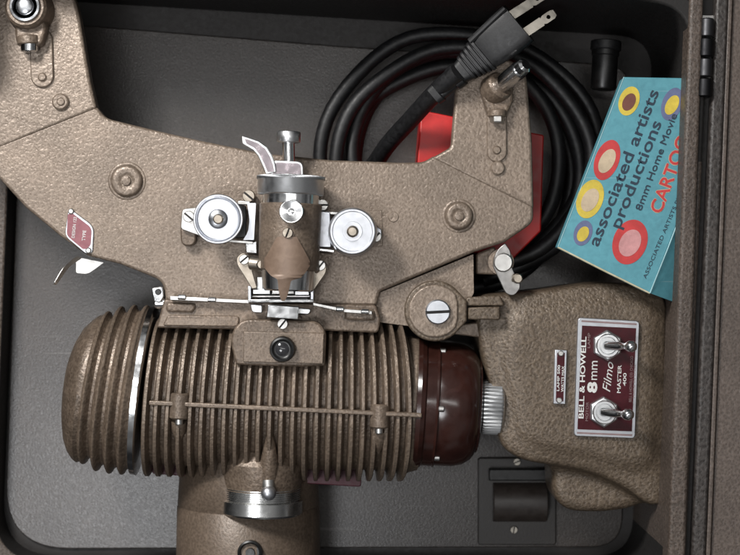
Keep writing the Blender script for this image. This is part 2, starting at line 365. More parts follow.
# lead that rises to the plug
def bez(p, n=30):
    out = []; m = len(p)
    for i in range(m - 1):
        p0 = p[max(i - 1, 0)]; p1 = p[i]; p2 = p[i + 1]; p3 = p[min(i + 2, m - 1)]
        for k in range(n):
            t = k / n; out.append(.5 * ((2 * p1) + (p2 - p0) * t + (2 * p0 - 5 * p1 + 4 * p2 - p3) * t * t + (3 * p1 - p0 - 3 * p2 + p3) * t ** 3))
    out.append(p[-1]); return out
MB().tube(bez([P(356, 235, -125), P(362, 190, -110), P(384, 150, -75), P(412, 118, -30), P(436, 92, 6), P(458, 72, 26)], 10), 9.2, 16).build('cable', RUBBER, cord, angle=80)
ax0 = P(434, 96, 6); ax1 = P(519, 23, 34); dr = (ax1 - ax0).normalized()
pl = MB()
def box_loft(mb, path):
    """path: (point, halfwidth, halfheight) rounded rectangular sections along the plug"""
    s = dr.cross(Vector((0, 0, 1))).normalized(); u = s.cross(dr).normalized(); n = 24; vs = []; fs = []
    for p, hw, hh in path:
        for k in range(n):
            t = 2 * PI * k / n; c, q = math.cos(t), math.sin(t); e = .5
            vs.append(p + s * (hw * math.copysign(abs(c) ** e, c)) + u * (hh * math.copysign(abs(q) ** e, q)))
    for j in range(len(path) - 1):
        fs += [(j * n + k, j * n + (k + 1) % n, (j + 1) * n + (k + 1) % n, (j + 1) * n + k) for k in range(n)]
    fs += [tuple(reversed(range(n))), tuple((len(path) - 1) * n + k for k in range(n))]
    mb.add(vs, fs)
L = (ax1 - ax0).length
sec = [(.0, 10, 10), (.06, 10.5, 10.5), (.07, 9, 9), (.22, 10, 10), (.23, 12, 12), (.3, 12.5, 12), (.31, 10.5, 10), (.36, 12, 10)]
for i in range(5):
    q = .38 + i * .045; w_ = 12.5 + i * 1.4
    sec += [(q, w_, 10), (q + .006, w_ + 1.6, 11.6), (q + .03, w_ + 1.8, 11.8), (q + .036, w_, 10)]
sec += [(.66, 20, 12), (.8, 22.5, 13), (.95, 23.5, 13.5), (1.0, 22.5, 13)]
box_loft(pl, [(ax0 + dr * (L * q), hw, hh) for q, hw, hh in sec])
plug = pl.build('plug', RUBBER, cord, angle=50)
box_loft(MB(), [])  if False else None
rb = MB(); s_ = dr.cross(Vector((0, 0, 1))).normalized()
rb.tube([ax0 + dr * (L * .55) - s_ * 17 + Vector((0, 0, 9)), ax0 + dr * (L * .97) - s_ * 19 + Vector((0, 0, 12))], 3.4, 10).build('grip_rib', RUBBER, plug)
for (x0, y0, x1, y1) in ((509, 17, 545, -6), (522, 35, 556, 12)):
    # flat blade with a hole near its tip
    A = P(x0 - 6, y0 + 4, 36); B = P(x1, y1, 37); d = (B - A).normalized(); sd = Vector((-d.y, d.x, 0)).normalized(); Lb = (B - A).length
    hw = 4.6; hc = Lb - 9; r = 2.1; K = 16; vs = []; fs = []
    for z in (1.2, -1.2):
        base = [(0, -hw), (Lb - 1.5, -hw), (Lb, -hw + 1.8), (Lb, hw - 1.8), (Lb - 1.5, hw), (0, hw)]
        # outer ring sampled to K points radially around the hole
        ring_o = []; ring_i = []
        for k in range(K):
            t = 2 * PI * k / K; cx, cy = math.cos(t), math.sin(t); m = max(abs(cx) / 7.5, abs(cy) / hw); ring_o.append((hc + cx / m, cy / m)); ring_i.append((hc + r * cx, r * cy))
        for x, y in ring_o + ring_i: vs.append(A + d * x + sd * y + Vector((0, 0, z)))
    for lay in (0, 1):
        o = lay * 2 * K
        fs += [(o + k, o + (k + 1) % K, o + K + (k + 1) % K, o + K + k) for k in range(K)]
    fs += [(k, (k + 1) % K, 2 * K + (k + 1) % K, 2 * K + k) for k in range(K)]
    fs += [(K + k, K + (k + 1) % K, 3 * K + (k + 1) % K, 3 * K + k) for k in range(K)]
    bl = MB().add(vs, fs); e = hc - 7.5 + .02
    bl.add([A + d * x + sd * y + Vector((0, 0, z)) for z in (1.2, -1.2) for x, y in ((0, -hw), (e, -hw), (e, hw), (0, hw))],
           [(0, 1, 2, 3), (7, 6, 5, 4), (0, 4, 5, 1), (3, 2, 6, 7), (0, 3, 7, 4)])
    bl.build('prong', TAR, plug, angle=30)

red = MB().prism([(421, 110), (544, 135), (541, 231), (512, 260), (412, 240)], FLOOR, -62).build('red_box', REDC, bevel=1.5)
red['label'] = 'glossy red cardboard box under the coiled cord behind the right reel arm'; red['category'] = 'box'
can = empty('film_canister', (0, 0, 0), 'black cylindrical canister in the dark corner above the blue film box', 'canister')
a = P(606, 44, -75); c = P(603, 93, -75)
MB().lathe(a, c - a, [(0, 12), (1, 14.5), (12, 14.5), (13, 13.5), (46, 13.5), (48, 12.5)], 40).build('body', BLACK, can)
MB().lathe(a + (a - c).normalized() * 3, c - a, [(0, 15), (.8, 16), (9, 16), (10, 15)], 40).build('cap', RUBBER, can)

# cyan film box
fb = empty('film_box', (0, 0, 0), 'blue cardboard box of home movie cartoons wedged against the right case wall', 'box')
BZ = 22.0
A_ = P(558, 247, BZ); B_ = P(650, 293, BZ); E_ = (P(624, 77, BZ) - A_)
def bx_pts(): return [A_, B_, B_ + E_, A_ + E_]
q = bx_pts(); thick = 24
Rn = (B_ - A_).normalized()
lim = P(686, 150, RIM).x
vs = [Vector((p.x, p.y, BZ)) for p in q] + [Vector((p.x, p.y, BZ - thick)) for p in q]
# the face is cut by a chamfered fold on the right and stays inside the case
topR = Vector((lim - 1, 0, BZ))
fold0 = B_; fold1 = P(686, 207, BZ)
side0 = P(678, 303, BZ - 26)
poly = [A_, fold0, P(684, 205, BZ), P(684, 78, BZ), P(624, 77, BZ)]
m = len(poly)
lowp = [Vector((p.x, p.y, BZ - thick)) for p in poly]
mb = MB().add(poly + lowp, [tuple(range(m)), tuple(reversed(range(m, 2 * m)))] + [(i, i + m, (i + 1) % m + m, (i + 1) % m) for i in range(m)])
mb.build('carton', CYAN, fb, bevel=.8)
# sloping flap beyond the fold
f0 = B_ + Vector((.3, -.2, 0)); f1 = P(684, 205, BZ) + Vector((.3, 0, 0)); g0 = P(679, 304, BZ - 14); g1 = P(684, 250, BZ - 14)
MB().add([f0, g0, g1, f1, f0 - Vector((0, 0, 3)), g0 - Vector((0, 0, 3)), g1 - Vector((0, 0, 3)), f1 - Vector((0, 0, 3))],
         [(0, 1, 2, 3), (7, 6, 5, 4), (0, 4, 5, 1), (1, 5, 6, 2), (2, 6, 7, 3), (3, 7, 4, 0)]).build('side_flap', CYAN, fb, bevel=.5)
MB().tube([A_ + Vector((0, 0, -1)), (A_ + B_) / 2 + Vector((.4, -.6, -1)), B_ + Vector((0, 0, -1))], 1.1, 8).build('worn_edge', CARD, fb)
MB().tube([A_ + Vector((0, 0, -.2)), (A_ + P(624, 77, BZ)) / 2 + Vector((.1, 0, -.1)), P(624, 77, BZ) + Vector((0, 0, -.2))], .55, 8).build('rubbed_edge', ink('rubbed_blue', (.22, .40, .44)), fb)
MB().tube([B_ + Vector((0, 0, .2)), P(668, 248, BZ + .2), P(684, 206, BZ + .2)], .7, 8).build('fold_crease', ink('rubbed_cyan', (.28, .48, .52)), fb)
for (cx, cy, ra, rb_, m1, m2) in ((629, 101, 15, 10, YEL, BRN), (672, 104, 17, 10, PUR, YEL), (607, 160, 21, 12, REDI, CREAM), (590, 199, 20, 13, YEL, CREAM), (583, 233, 13, 9, PUR, YEL), (630, 242, 23, 17, REDI, PINK)):
    bd = MB().prism(circ(cx, cy, ra, rb_, math.radians(70)), BZ - .2, BZ + .35).build('oval_badge', m1, fb)
    MB().prism(circ(cx, cy + 1, ra * .62, rb_ * .6, math.radians(62)), BZ + .2, BZ + .6).build('badge_centre', m2, bd)
TZ = BZ + .5
text('associated artists', 598, 247, TZ, 11, 164, 68.5, INK, fb, .012)
text('productions', 620, 229, TZ, 11, 112, 68.5, INK, fb, .012)
text('8mm Home Movie', 641, 211, TZ, 6.4, 101, 69.5, INK, fb, 0)
text('8mm Home Movie', 641.4, 211, TZ + .12, 6.4, 101, 69.5, INK, fb, 0)
for dx, dy, dz, ik in ((-.9, 0, -.3, CREAM), (.9, 0, -.27, CREAM), (0, .9, -.24, CREAM), (0, -.9, -.21, CREAM), (-.35, 0, 0, REDI), (.35, .2, .03, REDI), (0, -.4, .06, REDI)):
    text('CARTOO', 661 + dx, 214 + dy, TZ + dz, 12, 80, 69.5, ik, fb, 0)
text('ASSOCIATED ARTISTS PROD', 646, 279, TZ, 3.6, 100, 67, INK, fb, 0)

# ================================================================ the projector
pr = empty('film_projector', (0, 0, 0), 'brown hammered-paint vintage film projector lying on its side in the open case', 'projector')
part = lambda mb, name, m, par=None, **k: mb.build(name, m, par or pr, **k)

# ---- body casting
body = [(96, 106, 0), (105, 118, 8), (150, 129, 0), (200, 140.5, 0), (262, 153, 0), (330, 160, 0), (400, 162.5, 0), (424, 162, 10), (434, 155.5, 0),
        (533, 204.5, 0), (534, 222, 26), (505, 242, 0), (474, 252, 0), (380, 291.5, 2), (376, 306, 0), (166, 306, 0), (163, 281, 10), (120, 264, 0), (88, 256, 0),
        (60, 236, 0), (25, 207, 0), (0, 179.5, 0), (-30, 152, 0), (1.5, 143.5, 0)]
bp_ = part(MB().prism(rnd(body, n=8), -18, 0), 'body_plate', PAINT, bevel=3.0, seg=3, angle=28)
la = [(96.8, 108.5, 0), (95, 101, 0), (90, 80, 0), (84, 45, 0), (80, 20, 0), (74, -6, 14), (50, -30, 10), (-70, -30, 10), (-60, 120, 10), (-31, 156, 0), (2.5, 146.5, 0)]
arm1 = part(MB().prism(rnd(la, n=8), -18, 1.2), 'reel_arm', PAINT, bevel=3.0, seg=3, angle=28)
ra = [(431.5, 158, 0), (451, 147, 4), (456, 82, 6), (464, 62, 10), (505, 56, 12), (526, 70, 10), (528, 90, 0), (532, 140, 0), (533.8, 209, 0)]
arm2 = part(MB().prism(rnd(ra, n=8), -18, 1.2), 'reel_arm', PAINT, bevel=3.0, seg=3, angle=28)
# lower bracket casting behind body, right
part(MB().prism(rnd([(376, 294, 0), (473.5, 254, 1), (474, 293, 2), (470, 300, 0), (440, 330, 0), (376, 322, 0)], n=4), -34, -10), 'hinge_bracket', PAINT, bevel=1.5)
part(MB().prism([(476, 254), (495, 246), (503, 275), (476, 274)], -40, -24), 'hinge_web', PAINTF, bevel=2)
# faint square inlay + plug
part(MB().prism(rnd([(366, 211), (382, 210), (383, 246), (366, 248)], 2), -.5, .7), 'inlay', PAINT, bp_, bevel=.5)
part(MB().disc(393.5, 217, -1, 1.0, 5.2, b=.6), 'rivet', PAINT, bp_)
def boss(px, py, r, par):
    c = P(px, py, 0)
    MB().lathe((c.x, c.y, -1), (0, 0, 1), [(0, r + 4.2), (1.2, r + 3.4), (1.9, r + 1.2), (1.3, r + .3), (5.2, r - .4), (6.4, r - 2.2), (6.4, 6.4), (5.8, 6.0), (5.8, 5.0), (8.0, 4.4), (8.6, 2)], 56).build('boss', PAINT, par, angle=60)
boss(127, 181, 15.5, bp_); boss(459, 216, 13.5, bp_)
# raised slots + rivets on the arms
def slot(x0, y0, x1, y1, r, par):
    o = []; a = math.atan2(-(y1 - y0), x1 - x0)
    for k in range(13): t = a + PI / 2 + PI * k / 12; o.append((x0 + r * math.cos(t), y0 - r * math.sin(t)))
    for k in range(13): t = a - PI / 2 + PI * k / 12; o.append((x1 + r * math.cos(t), y1 - r * math.sin(t)))
    s = MB().prism(o, 0, 4.0).build('spring_arm', PAINT, par, bevel=1.2)
    return s
s1 = slot(41, 40, 42, 76, 11.5, arm1); MB().disc(42, 77, 3, 5.8, 4.6, b=1.6).build('rivet', PAINT, s1)
MB().disc(60, 101.5, 0, 5.2, 8.4, b=1.6).build('rivet', PAINT, arm1); MB().disc(60.5, 101.5, 5, 6.6, 4, b=1).build('rivet', PAINT, arm1)
s2 = slot(497, 100, 497, 152, 10, arm2); MB().disc(497, 150, 3, 5.6, 4.4, b=1.4).build('rivet', PAINT, s2)
MB().disc(498, 168, 0, 4.8, 7.2, b=1.5).build('rivet', PAINT, arm2)

# ---- left reel spindle
c = P(27, 8, 20)
sp = empty('reel_spindle', None); sp.parent = pr
MB().lathe((c.x, c.y, 0), (0, 0, 1), [(0, 24), (3, 23), (16, 21), (25, 20.5), (28, 18)], 44).build('spindle_hub', PAINTF, sp)
MB().prism(rnd([(17, 18), (45, 18), (46, 30), (41, 46), (16, 44), (14, 30)], 5), 0, 18).build('spindle_block', PAINTF, sp, bevel=3, seg=3)
MB().lathe((c.x, c.y, 24), (0, 0, 1), [(0, 15.5), (5, 15.5), (7, 14.5), (7.4, 12.4), (4, 11), (4, 9), (6.4, 8.6), (7.4, 7), (8, 3), (8.2, 0.1)], 40).build('spindle_cap', metal('dull_chrome', (.42, .43, .45), .2, .2, .2), sp, angle=50)
a = P(29, 38, 14); b_ = P(29.5, 52, 13); MB().cyl(a, b_, 9, 8.4, b=1.2, n=32).build('nut', CHROME, sp)
a = P(28, 40, 13); MB().cyl(P(28.5, 36, 13), P(29, 45, 13), 11.5, b=1).build('collar', PAINTF, sp)
# ---- right reel spindle
sp = empty('reel_spindle', None); sp.parent = pr
MB().prism(rnd([(480, 90, 3), (482, 78, 5), (512, 74, 6), (514, 100, 5), (506, 116, 3), (488, 116, 3)]), 0, 12).build('spindle_block', PAINTF, sp, bevel=3, seg=3)
a = P(492, 92, 4); d = (P(524, 66, 44) - a); MB().lathe(a, d, [(0, 14), (4, 15), (14, 14.5), (16, 12.5)], 40).build('spindle_hub', PAINTF, sp)
MB().lathe(a, d, [(10, 8.6), (12, 9), (d.length - 8, 9), (d.length - 7.8, 6.6), (d.length - 5, 6.6), (d.length - 5, 8.2), (d.length + 1, 7.4), (d.length + 3, 5)], 40).build('spindle_pin', CHROME, sp, angle=30)
MB().cyl(P(497, 110, 9), P(497, 117, 9), 9.5, b=1).build('collar', PAINTF, sp)
MB().cyl(P(497, 115.5, 10), P(497, 123, 10), 7, b=1.2, n=6).build('nut', STEEL, sp, angle=20)

# ---- diamond plate
dm = [(68.5, 207.5, 6), (94, 226.5, 7), (92.5, 253, 5), (86, 254, 5), (64.5, 236, 6)]
dp = MB().prism(rnd(dm, n=6), 0, 1.8).build('diamond_plate', WHITEM, pr, bevel=.5)
dm2 = [(72, 213, 3), (91.8, 228, 5), (90.5, 246, 3), (84, 250, 3), (66.7, 235.5, 4), (67.7, 214, 3)]
MB().prism(rnd(dm2, n=5), 1.6, 2.1).build('enamel_field', ROSE, dp)
MB().disc(70.8, 211.2, 1.6, 3.6, 2.9, b=.9).build('pin', STEEL, dp); MB().disc(88.2, 250.5, 1.6, 3.6, 2.9, b=.9).build('pin', STEEL, dp)
text('DESIGN 122', 74.5, 238, 2.4, 3.0, 21, 84, WHITE, dp, .01); text('TYPE', 85, 241, 2.4, 3.2, 10.5, 84, WHITE, dp, .01)
# left release lever below body
lv = MB().prism(rnd([(76, 257, 1), (104, 262.5, 1), (88, 274, 4), (76, 273, 2)]), -24, -21.5).build('release_lever', STEEL, pr, bevel=.5)
a = [P(80, 257, -19), P(74, 261, -17), (P(66, 268, -13)), P(58, 280, -10), P(55.5, 284, -10)]
mb = MB(); vs = []
pa = bez(a, 6)
for i, p in enumerate(pa):
    wd = 4.2 - 2.6 * i / len(pa); sd = Vector((.55, -.2, -.8)).normalized()
    vs += [p + sd * wd, p - sd * wd, p - sd * wd + Vector((-.9, -.5, 0)), p + sd * wd + Vector((-.9, -.5, 0))]
m = len(pa)
mb.add(vs, [(4 * i + k, 4 * i + (k + 1) % 4, 4 * i + 4 + (k + 1) % 4, 4 * i + 4 + k) for i in range(m - 1) for k in range(4)] + [(3, 2, 1, 0), tuple(4 * (m - 1) + k for k in range(4))])
mb.build('finger_tab', STEEL, lv)

# ---- right latch
lt = MB().prism(rnd([(505, 243, 1), (510.5, 251, 3), (512, 268, 3), (521.5, 287, 5), (514, 296, 4), (506, 294, 5), (497.5, 276, 4), (492, 264, 6), (497, 250, 5)], n=6), -8, -4.5).build('latch', metal('dull_latch_steel', (.36, .35, .34), .34, .2, .3), pr, bevel=.7)
MB().disc(503.3, 262.5, -6, -1, 9.6, b=1.2).build('stud', STEEL, lt)
MB().cyl(P(500, 262, -40), P(501, 262, -9), 13).build('post', PAINTF, lt)
MB().cyl(P(512, 277.5, -1), P(521, 279, -1), 4.2, b=1).build('pin', BRASSY, lt); MB().disc(518, 278.5, -4, 4, 5, b=1.2).build('pin_head', BRASSY, lt)

# ---- pivot
pv = empty('pivot', None); pv.parent = pr
tear = lambda r, tip, w_: rnd([(435 + r * math.cos(t), 311 - r * math.sin(t), 0) for t in [math.radians(38 + 284 * i / 40) for i in range(41)]] + [(tip, 311 + w_, 1), (tip, 311 - w_, 1)], r=0, n=3)
MB().prism(tear(30.5, 467, 10), -14, 5).build('pivot_plate', PAINTP, pv, bevel=2, seg=3, angle=30)
MB().prism(tear(26.5, 458, 8), 4, 7.2).build('pivot_disc', PAINT, pv, bevel=1.6, seg=3, angle=30)
MB().screw(438, 312, 6, 13.5, 12.4, .05, .13).build('pivot_screw', WHITEM, pv)
MB().prism([(466, 297.5), (500, 295), (505, 306), (466, 306)], -16, -2).build('link', PAINTP, pv, bevel=1.5)
MB().prism([(468, 307.5), (500, 306.5), (500, 320), (468, 319.5)], -14, 3).build('link', PAINTP, pv, bevel=1.5)
MB().prism([(454, 325), (480, 322), (484, 338), (452, 334)], -34, -18).build('link', PAINTF, pv, bevel=1.5)

# ---- lens assembly (barrel axis runs up the picture, slightly leaning)
ln = empty('lens', None); ln.parent = pr
LZ = 34.0
def lens_seg(y0, y1, r0, r1=None, **k):
    f = lambda y: P(290 - (y - 230) * .035, y, LZ)
    return MB().cyl(f(y0), f(y1), r0, r1, n=72, **k)
lens_seg(204, 270, 30.5, 29.5, b=1).build('barrel', PAINTF, ln, angle=40)
lens_seg(190, 206, 27.5, b=.6).build('inner_ring', CHROME, ln)
f0 = P(291, 176, LZ); f1 = P(290.5, 195, LZ); ax = f1 - f0
# knurled focus ring
nk = 150; mb = MB(); vs = []; fs = []
prof = [(0, 31.0, 0), (.6, 33.2, .35), (3.6, 33.2, .35), (4.4, 32.4, 0), (17.4, 32.4, 0), (18.6, 31.2, 0), (18.6, 27, 0)]
axn = ax.normalized(); s1_ = axn.cross(Vector((0, 0, 1))).normalized(); u1_ = s1_.cross(axn).normalized()
for t, r, kn in prof:
    for k in range(nk * 2):
        th = 2 * PI * k / (nk * 2); rr = r + (kn if k % 2 else -kn); vs.append(f0 + axn * t + s1_ * rr * math.cos(th) + u1_ * rr * math.sin(th))
K2 = nk * 2
for j in range(len(prof) - 1): fs += [(j * K2 + k, j * K2 + (k + 1) % K2, (j + 1) * K2 + (k + 1) % K2, (j + 1) * K2 + k) for k in range(K2)]
fs += [tuple(range(K2)), tuple((len(prof) - 1) * K2 + k for k in range(K2))]
mb.add(vs, fs).build('focus_ring', CHROMEB, ln, angle=50)
c = P(291.5, 211.5, 66); MB().lathe((c.x, c.y, 58), (0, 0, 1), [(0, 10), (10, 11.3), (13, 11.6), (14, 10.8), (14, 9.8), (12.6, 4.2), (12.6, 3.2), (13.8, 3), (14.2, 1.5)], 44).build('lock_knob', CHROME, ln, angle=35)
MB().screw(287.5, 233, 62, 68, 5, 1.2).build('screw', BRASSY, ln)
# lower chrome lens nose
lens_seg(269, 291, 26.5, 25, b=1.5).build('lens_nose', CHROME, ln)
# smooth brown shield with tongue, wrapped over the barrel
sh = [(277, 236.5), (283, 236), (290, 240), (296, 235.5), (298.5, 240), (303, 248), (308.5, 258), (311, 264), (306, 272), (301, 278), (291, 280.5), (288.5, 292), (286, 299), (283, 302.3), (280.5, 299), (278.5, 290), (277.5, 279), (271, 276), (264.5, 268), (263.5, 260), (268.5, 252), (274, 242)]
sh = rnd([(x, y, 2) for x, y in sh], n=3)
top = []; bot = []
for x, y in sh:
    def zz(x, y):
        dx = x - (290 - (y - 230) * .035 - 2 * (y > 275)); zc = LZ + math.sqrt(max(31.8 ** 2 - dx * dx, 0)); return zc
    z = zz(x, y); top.append(P(x, y, z)); 
# triangulate as strips: sample rows
mb = MB(); rows = []
def xr(y):
    xs = []
    for i in range(len(sh)):
        (xa, ya), (xb, yb) = sh[i], sh[(i + 1) % len(sh)]
        if (ya - y) * (yb - y) < 0: xs.append(xa + (xb - xa) * (y - ya) / (yb - ya))
    return (min(xs), max(xs)) if len(xs) >= 2 else None
ys = [236.8 + (301.9 - 236.8) * i / 70 for i in range(71)]; M = 16; vs = []; fs = []
rws = [(y, xr(y)) for y in ys if xr(y)]
for lay in (0, -1.6):
    for y, (xa, xb) in rws:
        for k in range(M + 1):
            x = xa + (xb - xa) * k / M; z = zz(x, y)
            if y > 278: z = LZ + 31.8 - (y - 278) * .35 - .02 * (x - 284) ** 2
            v = P(x, y, z); v.z += lay; vs.append(v)
nr = len(rws); W = M + 1; o2 = nr * W
for j in range(nr - 1):
    for k in range(M):
        a_, b2, c2, d2 = j * W + k, j * W + k + 1, (j + 1) * W + k + 1, (j + 1) * W + k
        fs += [(a_, b2, c2, d2), (o2 + d2, o2 + c2, o2 + b2, o2 + a_)]
    fs += [(j * W, (j + 1) * W, o2 + (j + 1) * W, o2 + j * W), (j * W + M, o2 + j * W + M, o2 + (j + 1) * W + M, (j + 1) * W + M)]
fs += [tuple(range(W)) + tuple(o2 + k for k in reversed(range(W))), tuple((nr - 1) * W + k for k in range(W)) + tuple(o2 + (nr - 1) * W + k for k in reversed(range(W)))]
mb.add(vs, fs).build('gate_shield', SMOOTHB, ln, angle=50)
# lever and tabs on top
claw = [(241.5, 135.5, 2), (247, 137, 1), (259, 141, 0), (267, 147, 0), (272, 155, 0), (275, 163, 0), (276.5, 172, 0), (266, 174, 0), (262.5, 166, 0), (258, 156, 0), (253, 150, 0), (246, 146, 0), (242, 143.5, 1.5)]
lvr = MB().prism(rnd(claw, n=4), 30, 34).build('lens_lever', CHROMEB, ln, bevel=.9, seg=3, angle=50)
claw2 = [(244.5, 138.8, 1), (248, 139.5, 1), (258, 143.3, 0), (265.3, 149, 0), (270, 157, 0), (273, 165, 0), (274, 171.5, 0), (267.6, 172, 0), (264.8, 165, 0), (259.7, 154.6, 0), (254, 147.6, 0), (246.5, 143.7, 0)]
MB().prism(rnd(claw2, n=4), 33.6, 34.4).build('lever_face', PINKY, lvr)  # inset panel carrying the dark reflection as its colour
MB().prism(rnd([(272.5, 160, 5), (303, 161.5, 6), (303.5, 178, 0), (270, 177, 0)], n=6), 25, 31).build('tab', CHROMEB, ln, bevel=.9, seg=3)
MB().prism(rnd([(275, 162.2, 4), (300.8, 163.6, 4), (301.3, 177, 0), (272.6, 176, 0)], n=6), 30.6, 31.4).build('tab_face', PINKY, ln)
a = P(289, 131.5, 24); b_ = P(288.5, 143, 24)
mb = MB(); nk = 36; vs = []; fs = []
axn = (b_ - a).normalized(); s1_ = axn.cross(Vector((0, 0, 1))).normalized(); u1_ = s1_.cross(axn).normalized()
for t, r, kn in [(0, 10.4, 0), (.8, 11.2, .4), (10, 11.2, .4), (11, 10.2, 0)]:
    for k in range(nk * 2):
        th = 2 * PI * k / (nk * 2); rr = r + (kn if k % 2 else -kn); vs.append(a + axn * t + s1_ * rr * math.cos(th) + u1_ * rr * math.sin(th))
K2 = nk * 2
for j in range(3): fs += [(j * K2 + k, j * K2 + (k + 1) % K2, (j + 1) * K2 + (k + 1) % K2, (j + 1) * K2 + k) for k in range(K2)]
fs += [tuple(range(K2)), tuple(3 * K2 + k for k in range(K2))]
fk = mb.add(vs, fs).build('thumb_screw', CHROMEB, ln, angle=50)
MB().cyl(P(288.5, 142, 24), P(289, 172, 24), 6.2, n=28).build('screw_shaft', CHROME, fk)

# ---- sprockets
def sprocket(cx, cy, left):
    s = empty('sprocket', None); s.parent = pr
    c = P(cx, cy, 44)
    if left:
        MB().lathe((c.x, c.y, 14), (0, 0, 1), [(0, 17), (14, 17), (20, 23), (24, 24), (29, 24.3), (30, 23.6), (30, 22.4), (27.2, 20.6), (28.6, 19.4), (28.6, 9.6), (27.8, 9), (27.8, .1)], 64).build('flange', WHITEM, s, angle=30)
        MB().lathe((c.x, c.y, 41.6), (0, 0, 1), [(0, 9.4), (.6, 9.2), (1.8, 7.2), (1.8, .1)], 40).build('hub', metal('dark_hub_steel', (.30, .31, .33), .25, .2, .2), s)
        MB().disc(cx, cy, 42, 47.5, 5.0, b=1.2).build('axle', BRASSY, s)
    else:
        MB().lathe((c.x, c.y, 6), (0, 0, 1), [(0, 21), (3, 24), (22, 24.2), (38, 22.6), (42, 22.4), (43, 21.4), (43, 19.6), (42, 19), (42, 9), (43.4, 8.6), (43.4, .1)], 64).build('flange', WHITEM, s, angle=30)
        MB().lathe((c.x, c.y, 48.6), (0, 0, 1), [(0, 9.6), (1.2, 9.4), (1.2, 5.4), (.2, .1)], 40).build('hub', WHITEM, s, angle=20)
        MB().disc(cx, cy, 48, 53.5, 5.6, b=1.8).build('axle', BRASSY, s)
    return s
sL = sprocket(218, 219, True); sR = sprocket(352.5, 231.5, False)
# engraved-style print round the flanges
for s_p, (cx, cy), z in ((sL, (218, 219), 43.5), (sR, (352.5, 231.5), 49)):
    pass
def bracket(pts, z0, z1, par, m=STEEL, b=.7): return MB().prism(rnd(pts, n=4), z0, z1).build('bracket', m, par, bevel=b)
# left film guide
bracket([(182, 209, 4), (200, 207, 0), (200, 236, 0), (180.5, 229, 3)], 10, 20, sL); MB().screw(188.5, 216.5, 19, 23, 5.6, -.7).build('screw', STEEL, sL)
MB().prism(rnd([(180, 226, 4), (196, 230, 3), (195.5, 246, 7), (181, 246, 7)]), 0, 13).build('foot', PAINTF, sL, bevel=1.5)
bracket([(238, 200.5, 0), (250, 201, 1), (250, 205, 0), (237, 204.5, 0)], 14, 24, sL)
MB().prism(rnd([(247, 203, 1), (256, 203, 1), (254, 240, 1), (243, 240, 1), (248, 232, 4), (249.5, 220, 4)]), 10, 26).build('bracket', WHITEM, sL, bevel=.7)
MB().prism([(233, 203), (246, 206), (246, 237), (234, 238)], 4, 9).build('guide', BLACK, sL, bevel=.5)
MB().prism([(228, 239.5), (253, 241.5), (253, 244), (228, 242)], 10, 20).build('bracket', STEEL, sL, bevel=.4)
MB().screw(248.5, 196, 6, 15, 6.2, -.7).build('screw', BRASSY, sL)
MB().prism([(245, 243), (257, 241), (257.5, 254), (246, 253)], 4, 16).build('bracket', CHROME, sL, bevel=1)
# right film guide
MB().prism(rnd([(319.5, 211, 1), (330, 212, 1), (331, 247.5, 1), (318, 247, 1)]), 10, 24).build('bracket', WHITEM, sR, bevel=.7)
MB().prism([(326, 211.2), (342, 212.4), (342, 215), (326, 214)], 10, 20).build('bracket', STEEL, sR, bevel=.4)
bracket([(316, 248, 0), (334, 250, 0), (334, 252.5, 0), (318, 250.5, 0), (317.5, 262, 0), (314.5, 262, 0)], 12, 26, sR, CHROME, .3)
MB().prism(rnd([(366, 222, 0), (381.5, 229, 2), (382, 239, 7), (374, 244, 5), (364, 243, 0)]), 8, 18).build('bracket', WHITEM, sR, bevel=.8)
MB().screw(376, 236.5, 17, 20.5, 5.4, .8).build('screw', STEEL, sR)
MB().screw(322.5, 205, 8, 18, 5.8, 0).build('screw', STEEL, sR)

# ---- film gate
gt = empty('film_gate', None); gt.parent = pr
for pts, sc_, ang in (([(244, 251, 7), (252, 262, 4), (252, 270, 3), (257, 288, 1), (252, 289, 1), (246, 279, 4), (237, 265, 5), (236, 258, 6)], (244, 259.5), .7),
                      ([(320, 258, 7), (327, 264, 5), (326, 273, 4), (314, 290, 1), (310, 289, 1), (313.5, 276, 3), (313, 264, 4)], (320.5, 265.5), .9)):
    g = MB().prism(rnd(pts, n=5), 26, 29).build('link', BRASSY, gt, bevel=.6)
    MB().screw(sc_[0], sc_[1], 28, 33, 5, ang).build('screw', STEEL, g)
MB().cyl(P(250, 263, 30), P(265, 265, 34), 6.5, b=1).build('pin', BRASSY, gt); MB().disc(261.5, 264.5, 40, 47, 5.2, b=1.5).build('pin', BRASSY, gt)
MB().cyl(P(318, 267, 30), P(305, 268, 34), 6, b=1).build('pin', BRASSY, gt); MB().disc(307, 267.5, 40, 47, 4.8, b=1.5).build('pin', BRASSY, gt)
# channel frame (chrome outline)
def bar(x0, y0, x1, y1, z0, z1, name, m, par=gt, b=.4):
    return MB().prism([(x0, y0), (x1, y0), (x1, y1), (x0, y1)], z0, z1).build(name, m, par, bevel=b)
bar(248, 299.4, 313.5, 302.4, 4, 28, 'frame_bar', CHROME); bar(248, 286, 251, 299.4, 4, 28, 'frame_side', WHITEM); bar(310.6, 288, 313.5, 299.4, 4, 28, 'frame_side', WHITEM)
bar(251, 286, 256, 288.6, 4, 28, 'frame_lip', WHITEM); bar(305, 288, 310.6, 290.5, 4, 28, 'frame_lip', WHITEM)
bar(253, 289.5, 270, 294, 6, 25, 'pressure_pad', CHROMEB); bar(272, 289.5, 294, 294, 6, 22, 'pressure_pad', STEEL); bar(295, 290.5, 309, 295, 6, 25, 'pressure_pad', CHROMEB)
bar(252, 295.5, 310, 297.2, 6, 18, 'film_rail', STEEL)
